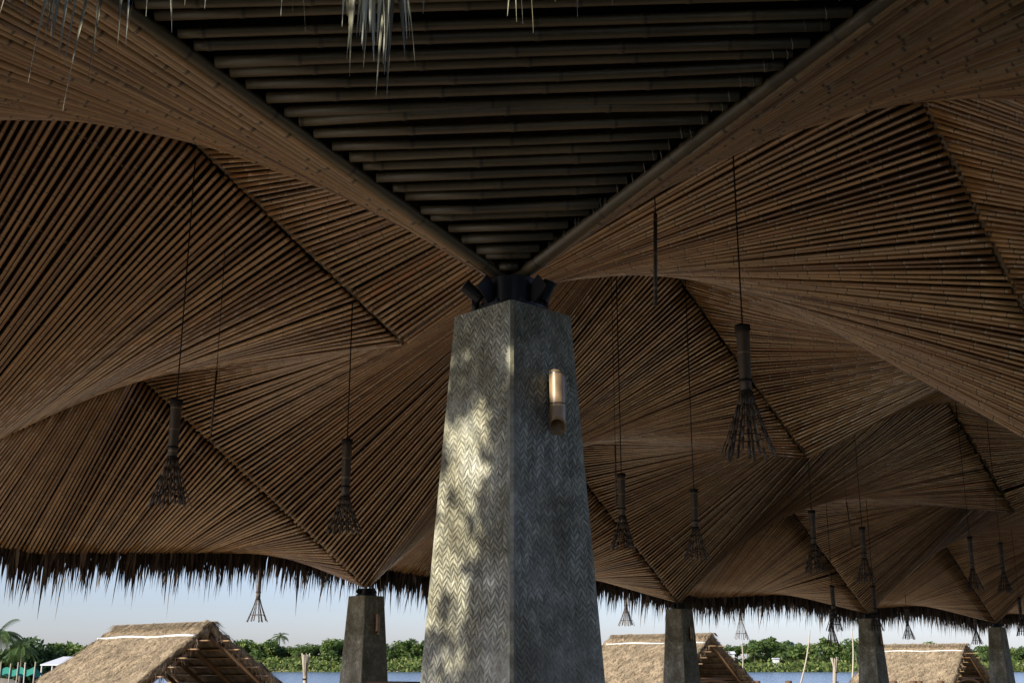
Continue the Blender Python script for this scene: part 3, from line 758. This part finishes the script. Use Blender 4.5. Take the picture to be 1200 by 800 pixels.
h2 = world_at(1131, 754, 49.2); hut(h2[:2], h2[2] - EYE - .16, 'thatched hut at the right between the last two far columns')

# ------------------------------------------------------------------ poles and stakes by the lake
def stake(px0, y0, px1, y1, depth, r, label, fork=False):
    a = world_at(px0, y0, depth); b = world_at(px1, y1, depth)
    d = (b - a) / (b[2] - a[2]); base = a - d * (a[2] - max(-.1, gz(a[0], a[1])))
    o = empty('garden_torch' if fork else 'slender_pole', tuple(base), 0, label=label, cat='torch' if fork else 'pole')
    mb = MB(); n_ = 14; pts = [lerp(a, base, t) - base + np.array([math.sin(t * 5) * .05, 0, 0]) * (0 if fork else 1) for t in np.linspace(0, 1, n_)]
    mb.tube(pts, np.linspace(r * (1 if fork else .55), r, n_), 8, rnd=random.random()); mb.build('pole', M['stick'], o)
    if fork:
        top = a - base; fk = MB()
        for q in range(10):
            an = q / 10 * 2 * math.pi; c_, s_ = math.cos(an), math.sin(an)
            fk.tube([top + np.array([c_ * r * .7, s_ * r * .7, -.28]), top + np.array([c_ * r * 1.0, s_ * r * 1.0, -.10]), top + np.array([c_ * r * 1.9, s_ * r * 1.9, .16 + random.uniform(-.03, .03)])], r * .27, 5, rnd=random.random())
        fk.build('split_cup', M['stick'], o)
        for zf in (.30, .62): bd = MB(); bd.tube([top + [0, 0, -zf], top + [0, 0, -zf - .035]], r * 1.12, 10); bd.build('binding', M['cord'], o)
stake(358, 776, 357.5, 800, 24.5, .042, 'bamboo torch with a split cup left of the left far column', True)
stake(978.5, 776, 978, 800, 42, .070, 'bamboo torch with a pale split cup before the lake, left of the third far column', True)
stake(409, 700, 398, 800, 22.5, .022, 'thin pale leaning pole close against the left far column')
stake(949, 738, 938.5, 800, 42.0, .036, 'thin pale crooked pole standing alone before the lake')
stake(869, 748, 869, 800, 42.0, .030, 'thin pale pole right of the middle hut')
stake(998, 736, 999, 775, 60.0, .05, 'slender far pole just left of the third far column')
def post(px, y, depth, label, w=.09):
    p = world_at(px, y, depth); o = empty('wooden_post', (p[0], p[1], 0), .7, label=label, cat='post', group='dark posts by the huts')
    mb = MB(); mb.tube([(0, 0, 0), (0, 0, p[2] - .03), (0, 0, p[2])], [w / 2 * 1.05, w / 2, w / 2 * .8], 10, rnd=.1); mb.build('post', M['wood'], o)
for x_, lab in ((887, 'short dark post before the lake, left of its pair'), (924, 'short dark post before the lake, right of its pair'), (1047, 'short dark post below the right hut, leftmost there'), (1070, 'short dark post below the right hut, second from left'), (1077, 'short dark post below the right hut, third from left'), (1102, 'short dark post below the right hut, rightmost there')):
    post(x_, 797.0, 44, lab, .25)
def bench():
    p = world_at(463, 798, 18); o = empty('serving_table', (p[0], p[1], 0.06), colang, label='dark table edge beside the left far column', cat='table')
    z = p[2] - .06; mb = MB(); mb.box((0, 0, z - .02), (.34, .9, .04), rnd=.2); mb.build('table_top', M['wood'], o, smooth=False)
    for sx_ in (-.13, .13):
        for sy in (-.4, .4):
            lg = MB(); lg.box((sx_, sy, (z - .04) / 2), (.04, .04, z - .04), rnd=.2); lg.build('leg', M['wood'], o, smooth=False)
bench()

# ------------------------------------------------------------------ trees of the far shore
def crown(mb, c, rad, n, size, squash=.8, lumps=7):
    """leaf clumps through the crown's volume, gathered in uneven lobes"""
    lob = []
    for _ in range(lumps):
        a = random.uniform(0, 6.28); rr = random.uniform(.2, .75); lob.append((c[0] + math.cos(a) * rr * rad, c[1] + math.sin(a) * rr * rad, c[2] + random.uniform(-.45, .6) * rad * squash, rad * random.uniform(.28, .55), random.uniform(-.25, .25)))
    for i in range(n):
        lx, ly, lz, lr, tone = random.choice(lob)
        v = np.array([random.gauss(0, 1) for _ in range(3)]); v /= np.linalg.norm(v); v *= lr * random.random() ** .4
        p = np.array([lx, ly, lz]) + v * [1, 1, squash]
        a = np.array([random.gauss(0, 1) for _ in range(3)]); a /= np.linalg.norm(a); b_ = np.cross(a, [random.gauss(0, 1), random.gauss(0, 1), random.gauss(0, 1)]); b_ /= np.linalg.norm(b_)
        s = size * random.uniform(.5, 1.2)
        mb.add([p - a * s, p - b_ * s * .45, p + a * s, p + b_ * s * .45], [(0, 1, 2, 3)], rnd=min(1, max(0, .45 + tone + random.gauss(0, .14))))
def tree_obj(name, x, y, z0, h, rad, n, size, matl, label, group, trunk_h=None, squash=.85):
    o = empty(name, (x, y, z0), random.uniform(0, 6), label=label, cat='tree', group=group)
    th = h * .35 if trunk_h is None else trunk_h
    tr = MB(); tr.tube([(0, 0, -.5), (.1, 0, th * .5), (0, .1, th), (.05, 0, h * .75)], [h * .035, h * .028, h * .022, h * .008], 8)
    for q in range(4):
        a = random.uniform(0, 6.28); tr.tube([(0, 0, th * .8), (math.cos(a) * rad * .3, math.sin(a) * rad * .3, th + .15 * h), (math.cos(a) * rad * .6, math.sin(a) * rad * .6, h * .7)], [h * .015, h * .010, h * .004], 5)
    tr.build('trunk', M['bark'], o)
    cr_ = MB(); crown(cr_, (0, 0, h - rad * squash * .85), rad, n, size, squash, 9)
    if th < h * .4: crown(cr_, (0, 0, rad * .55), rad * .9, n // 2, size, .6, 6)
    cr_.build('crown', matl, o)
    return o
def palm_obj(x, y, z0, h, fl_, label, group, lean=.3, nf=18):
    o = empty('palm_tree', (x, y, z0), random.uniform(0, 6), label=label, cat='palm tree', group=group)
    tr = MB(); tr.tube([(lean * h * t * t, 0, -.4 + (h + .4) * t) for t in np.linspace(0, 1, 10)], np.linspace(h * .022 + .05, h * .012 + .04, 10), 8); tr.build('trunk', M['bark'], o)
    fr = MB(); top = np.array([lean * h, 0, h])
    for q in range(nf):
        a = q / nf * 6.283 + random.gauss(0, .15); el = random.uniform(-.25, 1.2); d = np.array([math.cos(a) * math.cos(el), math.sin(a) * math.cos(el), math.sin(el)]); p = top.copy(); rib = [p.copy()]
        for k in range(8): d = d + [0, 0, -.20]; d /= np.linalg.norm(d); p = p + d * fl_ / 8; rib.append(p.copy())
        fr.tube(rib, np.linspace(.03, .008, 9) * fl_ * .35, 4, rnd=.8, caps=False)
        side = np.array([-math.sin(a), math.cos(a), 0]); tn = random.uniform(.2, .9)
        for k in range(1, 9):
            for sg in (-1, 1):
                for e in (0, .5):
                    b_ = lerp(rib[k - 1], rib[k], e); ln_ = fl_ * .26 * math.sin(math.pi * (k - .5 + e * .9) / 9.2) + .1
                    tip = b_ + side * sg * ln_ * .8 + (rib[k] - rib[k - 1]) * .9 + np.array([0, 0, -ln_ * .45]); w_ = (rib[k] - rib[k - 1]) * .22
                    fr.add([b_ - w_, b_ + w_, tip], tris=[(0, 1, 2)], rnd=tn + random.gauss(0, .1))
    fr.build('crown', M['palm'], o)
    return o
protos = []
for q in range(5):
    h = (8.5, 10, 7.5, 9.2, 12)[q]; rad = (4.6, 4.2, 5.2, 4.6, 4.4)[q]
    protos.append(tree_obj('shore_tree', 0, 470, 0.2, h, rad, 1500, .62, M['leaf_g'], 'leafy green tree in the unbroken row along the far shore', 'green trees along the far shore', trunk_h=h * .2))
used = set()
def shore(px, ytop, depth, q=None, name_label=None):
    q = random.randrange(4) if q is None else q
    p = world_at(px, ytop, depth); z0 = max(.2, gz(p[0], p[1])); H0 = (8.5, 10, 7.5, 9.2, 12)[q]
    o = protos[q] if q not in used else copy_tree(protos[q]); used.add(q)
    s = (p[2] - z0) / H0 * 1.0; o.location = (p[0], depth, z0); o.rotation_euler = (0, 0, random.uniform(0, 6)); o.scale = (s * random.uniform(1.0, 1.35), s * random.uniform(1.0, 1.3), s)
    if name_label: o['label'] = name_label
    else: o['label'] = 'leafy tree of the far shore row ' + ('right of the left hut' if px < 400 else 'right of the left far column' if px < 600 else 'above the middle hut' if px < 850 else 'in the gap right of the middle hut' if px < 1010 else 'behind the right hut' if px < 1140 else 'beside the last far column')
    return o
x_ = 272
while x_ < 515:
    if 262 < x_ < 515: shore(x_, 753 + 3 * math.sin(x_ * .06) + random.uniform(-2, 2), 440 + random.uniform(0, 8))
    x_ += random.uniform(10, 15)
x_ = 690
while x_ < 1215:
    yt = 757 + random.uniform(-4, 4) - (4 if 880 < x_ < 1000 else 0); shore(x_, yt, 440 + random.uniform(0, 10)); x_ += random.uniform(12, 17)
for px, yt in ((302, 768), (392, 771), (455, 770), (507, 768), (885, 765), (917, 767), (958, 764), (1004, 762), (1150, 765)):
    palm_obj(*world_at(px, 772, 437)[:2], .0, (776 - yt) * .32 + 1.5, random.uniform(2.6, 3.8), 'low palm by the far waterline, ' + ('just right of the left hut' if px < 310 else 'behind the torch and left far column' if px < 400 else 'just right of the left far column' if px < 480 else 'against the near column' if px < 600 else 'just right of the middle hut' if px < 900 else 'left of the crooked pole' if px < 930 else 'right of the crooked pole' if px < 990 else 'behind the third far column' if px < 1050 else 'between right hut and last column'), None, .12, 16)
for px, yt, d_, lab in ((895, 742, 455, 'tallest rounded tree on the far shore left of the thin crooked pole'), (908, 748, 456, 'second tall tree on the far shore right of the tallest rounded one'), (945, 750, 455, 'tall tree on the far shore behind the thin crooked pole'), (968, 743, 458, 'tall bluish tree on the far shore behind the overlapping small lamps'), (990, 752, 455, 'tall tree on the far shore left of the third far column'), (1158, 750, 450, 'bright tree on the far shore just left of the last far column'), (1190, 756, 450, 'tree on the far shore at the right edge')):
    shore(px, yt, d_, 4, lab)
for q, o in enumerate(protos):
    if q not in used: o.location = (-420, 470, .2)
# undergrowth at the waterline
ug = MB()
for _ in range(13000):
    px = random.uniform(262, 520) if random.random() < .35 else random.uniform(690, 1215); d_ = random.uniform(429, 440); p = world_at(px, 775, d_); p[2] = max(WZ + .1, gz(p[0], d_)) + random.random() ** 1.6 * 3.0
    a = np.array([random.gauss(0, 1), random.gauss(0, 1), random.gauss(0, 1)]); a /= np.linalg.norm(a); b_ = np.cross(a, [.3, random.gauss(0, 1), .6]); b_ /= np.linalg.norm(b_); s = random.uniform(.4, 1.0)
    ug.add([p - a * s, p - b_ * s * .5, p + a * s, p + b_ * s * .5], [(0, 1, 2, 3)], rnd=random.uniform(.3, 1))
tag(ug.build('shore_undergrowth', M['leaf_g']), 'light green brush at the waterline of the far shore', 'undergrowth', kind='stuff')
palm_obj(*world_at(326, 770, 452)[:2], .2, 11.0, 4.2, 'single palm rising over the far shore trees right of the left hut', None, .06)
palm_obj(*world_at(352, 772, 440)[:2], .2, 4.0, 3.6, 'low palm at the far waterline above the torch', None, .1)
palm_obj(*world_at(480, 772, 440)[:2], .2, 5.5, 4.0, 'low palm on the far shore between the left far column and the near column', None, .1)
palm_obj(*world_at(1127, 772, 441)[:2], .2, 5.0, 4.0, 'low palm on the far shore above the right hut gable', None, .1)
# nearer bank at the left
for px, yt, d_, r_, lab in ((38, 757, 112, 3.6, 'dark bushy tree behind the green net at the far left'), (62, 752, 116, 3.2, 'bright crowned tree left of the pale roofed shed'), (88, 759, 122, 3.4, 'rounded tree behind the pale roofed shed'), (104, 760, 128, 3.2, 'low spreading tree right of the pale roofed shed'), (20, 762, 110, 3.2, 'dark shrubby tree beside the big palm'), (122, 760, 135, 3.2, 'small tree where the hut roof begins')):
    p = world_at(px, yt, d_); tree_obj('bank_tree', p[0], p[1], .3, p[2] - .3, r_, 1700, .30, M['leaf_d'] if px in (38, 20) else M['leaf_g'], lab, None, trunk_h=.6, squash=.7)
pp = world_at(0, 742, 100); palm_obj(pp[0], pp[1], .3, pp[2] - .3, 2.3, 'big palm with drooping fronds at the left edge of the photo', None, .03, 26)
pp = world_at(27, 758, 106); palm_obj(pp[0], pp[1], .3, pp[2] - .3, 1.9, 'smaller palm right of the big palm at the left edge', None, .05, 18)

# shed, net and small buildings far off
def shed():
    a = world_at(47, 778, 92); o = empty('waterside_shed', (a[0], a[1], 0), 0, label='pale roofed open shed by the water at lower left', cat='shed')
    zt = world_at(47, 770, 92)[2]; ze = a[2]; w_ = 3.8
    r_ = MB(); r_.add([(0, 0, ze), (w_, 0, ze), (w_ + .4, 3, zt + .1), (.6, 3, zt + .1), (0, 0, ze - .08), (w_, 0, ze - .08), (w_ + .4, 3, zt), (.6, 3, zt)], [(0, 1, 2, 3), (7, 6, 5, 4), (0, 4, 5, 1), (1, 5, 6, 2), (2, 6, 7, 3), (3, 7, 4, 0)]); r_.build('roof', M['sheet'], o, smooth=False)
    wl2 = MB(); wl2.box((2.7, .8, (ze - .1 - 1.0) / 2 - .0), (2.0, 1.4, ze + .9)); wl2.build('wall', M['wall'], o, smooth=False)
    dr = MB(); dr.box((2.45, .08, .35), (.35, .04, 1.3)); dr.build('dark_doorway', M['dark'], o, smooth=False)  # black slab on the wall, painted as the shade of an open doorway
    for xk in (.1, .9, 1.5):
        p_ = MB(); p_.tube([(xk, .1, -1.4), (xk, .1, ze - .1)], .05, 6); p_.build('post', M['white'], o)
shed()
def netpen():
    a = world_at(-8, 781, 88); b_ = world_at(40, 786, 88); o = empty('net_pen', (a[0], a[1], 0), 0, label='green net pen on poles by the water at lower left corner', cat='net')
    w_ = b_[0] - a[0]; nt = MB(); K = 20
    zt = [a[2] + .0 - .20 * math.sin(i / K * math.pi * 3) ** 2 for i in range(K + 1)]
    nt.add([(w_ * i / K, 0, zt[i]) for i in range(K + 1)] + [(w_ * i / K, 1.8, zt[i] - .55) for i in range(K + 1)], [(i, i + 1, K + 2 + i, K + 1 + i) for i in range(K)])
    nt.add([(w_ * i / K, 0, zt[i]) for i in range(K + 1)] + [(w_ * i / K, 0, zt[i] - .45) for i in range(K + 1)], [(i, i + 1, K + 2 + i, K + 1 + i) for i in range(K)]); nt.build('net', M['net'], o)
    for i in range(6):
        p_ = MB(); x1 = w_ * i / 5; p_.tube([(x1, -.05, -2.2), (x1 + random.gauss(0, .05), -.05, a[2] + random.uniform(.2, .6))], .045, 6, rnd=random.random()); p_.build('pole', M['stick'], o)
netpen()
def far_house(px, y, w_, h_, roofm, label, depth=438):
    p = world_at(px, y, depth); o = empty('far_house', (p[0], p[1], 0), 0, label=label, cat='house')
    z0 = max(0, gz(p[0], p[1])); b_ = MB(); b_.box((0, 0, (p[2] + z0) / 2 - .2), (w_, 4, p[2] - z0)); b_.build('wall', M['wall'], o, smooth=False)
    r_ = MB(); z = p[2] - .2; r_.add([(-w_ / 2 - .4, -2.4, z), (w_ / 2 + .4, -2.4, z), (w_ / 2 + .4, 2.4, z), (-w_ / 2 - .4, 2.4, z), (-w_ / 2 - .4, 0, z + h_), (w_ / 2 + .4, 0, z + h_)], [(0, 1, 5, 4), (2, 3, 4, 5), (0, 3, 2, 1)], [(0, 4, 3), (1, 2, 5)]); r_.build('roof', roofm, o, smooth=False)
far_house(853, 765, 4, .9, M['sheet'], 'small pale house on the far shore right of the middle hut', 436)
far_house(909, 771, 1.6, .4, M['sheet'], 'tiny white shed among the far shore trees below the tallest tree', 436)
def tank():
    p = world_at(926, 756, 452); o = empty('water_tower', (p[0], p[1], 0), 0, label='little blue and white tank above the far shore trees', cat='water tower')
    t_ = MB(); t_.tube([(0, 0, p[2] - .9), (0, 0, p[2] + .9)], 1.5, 14); t_.build('tank', M['blue'], o, sharp=40); w_ = MB(); w_.box((-2.6, 0, p[2] - .1), (1.6, 1.6, 1.7)); w_.build('white_box', M['white'], o, smooth=False)
    for sx_ in (-3, -1, 1):
        l_ = MB(); l_.tube([(sx_, 0, 0), (sx_, 0, p[2] - .9)], .15, 6); l_.build('leg', M['wall'], o)
tank()
# tree to the left of the camera that throws the dappled light on the near column
random.seed(21)
sh3 = np.array([math.cos(SUN_AZ), math.sin(SUN_AZ), 0]); pe3 = np.array([-sh3[1], sh3[0], 0])
def shade_tree():
    # foliage given as lobes: (sideways offset, height above eye at the column, radius, leaves); it stands 5.5 m from the column towards the sun
    base = np.array([C0[0], C0[1], 0]) + sh3 * 5.6 + pe3 * 1.15
    o = empty('garden_tree', tuple(base), 0, label='leafy garden tree beside the left eave, outside the view, dappling the near column', cat='tree')
    lobes = [(.25 - .05 * (z < .3), z, .175, 230) for z in (-.6, -.4, -.2, 0, .2, .4, .6, .8, .98)] + [(.50, z, .22, 110) for z in (-.5, -.1, .3, .7, 1.1, 1.45)]
    lobes += [(-.24, .80, .12, 60), (-.08, 1.08, .13, 110), (.08, 1.2, .14, 130), (-.2, 1.25, .2, 190), (.05, 1.5, .2, 190), (-.2, 1.65, .22, 190), (.1, 1.75, .2, 190), (.3, 1.62, .14, 130), (.12, 1.38, .16, 160), (-.12, 1.5, .2, 190), (-.3, 1.05, .1, 70), (.10, .50, .085, 34), (.17, .05, .10, 36), (-.10, .62, .04, 9), (-.28, .30, .07, 16), (.02, .30, .05, 8), (-.05, -.02, .09, 26), (-.22, -.10, .13, 80), (-.10, .12, .08, 26), (-.02, -.32, .18, 150), (-.22, -.42, .16, 130), (-.25, .62, .07, 40), (.12, .25, .08, 40), (.10, -.15, .10, 50), (-.22, .52, .05, 14), (.20, 1.02, .06, 16), (.30, 1.45, .12, 50)]
    lobes += [(random.uniform(.7, 2.1), random.uniform(-.9, 2.2), random.uniform(.3, .5), 150) for _ in range(22)] + [(random.uniform(-.5, .7), random.uniform(1.7, 2.5), .3, 110) for _ in range(5)]
    mb = MB(); tr = MB(); top = base + [0, 0, 3.4]
    for (p, z, r_, n_) in lobes:
        dp = 5.6 + random.gauss(0, .22); c = np.array([C0[0], C0[1], EYE + z]) + sh3 * dp + pe3 * p + np.array([0, 0, dp * math.tan(SUN_EL)])
        for _ in range(n_):
            v = np.array([random.gauss(0, 1) for _ in range(3)]); v /= np.linalg.norm(v); q = c + v * r_ * random.random() ** .45 - base
            a = np.array([random.gauss(0, 1), random.gauss(0, 1), random.gauss(0, .7)]); a /= np.linalg.norm(a); b_ = np.cross(a, [random.gauss(0, 1) for _ in range(3)]); b_ /= np.linalg.norm(b_); s_ = random.uniform(.035, .065)
            mb.add([q - a * s_, q - b_ * s_ * .45, q + a * s_, q + b_ * s_ * .45], [(0, 1, 2, 3)], rnd=random.random())
        m_ = lerp(top, c, .5) + np.array([0, 0, -.15]); tr.tube([top - base, m_ - base, c - base], [.03, .014, .005], 5)
    tr.tube([(0, 0, -.1), (.05, .02, 1.7), (0, 0, 3.4), (.1, .1, 4.6)], [.13, .10, .08, .03], 10)
    tr.build('trunk', M['bark'], o); mb.build('crown', M['leaf_g'], o)
shade_tree()
# unseen garden trees added behind and beside the camera: they shade the lawn and darken the sky the near corner sees
for i, (x, y, h, r_) in enumerate(((-9.5, -7, 8.5, 4.2), (-2.5, -10, 9.5, 4.8), (5.5, -9, 9, 4.6), (12.5, -5.5, 8.5, 4.4), (18.5, .5, 8, 4.0), (-4, -19, 12, 6.0), (8, -19, 12, 6.0))):
    tree_obj('garden_tree', x, y, 0, h, r_, 2600, .42, M['leaf_d'], ('dense garden tree added out of view behind the camera, ' + ('far left', 'left', 'right', 'far right', 'outermost right', 'back row left', 'back row right')[i]), 'unseen garden trees added behind the camera', trunk_h=h * .25, squash=.85)
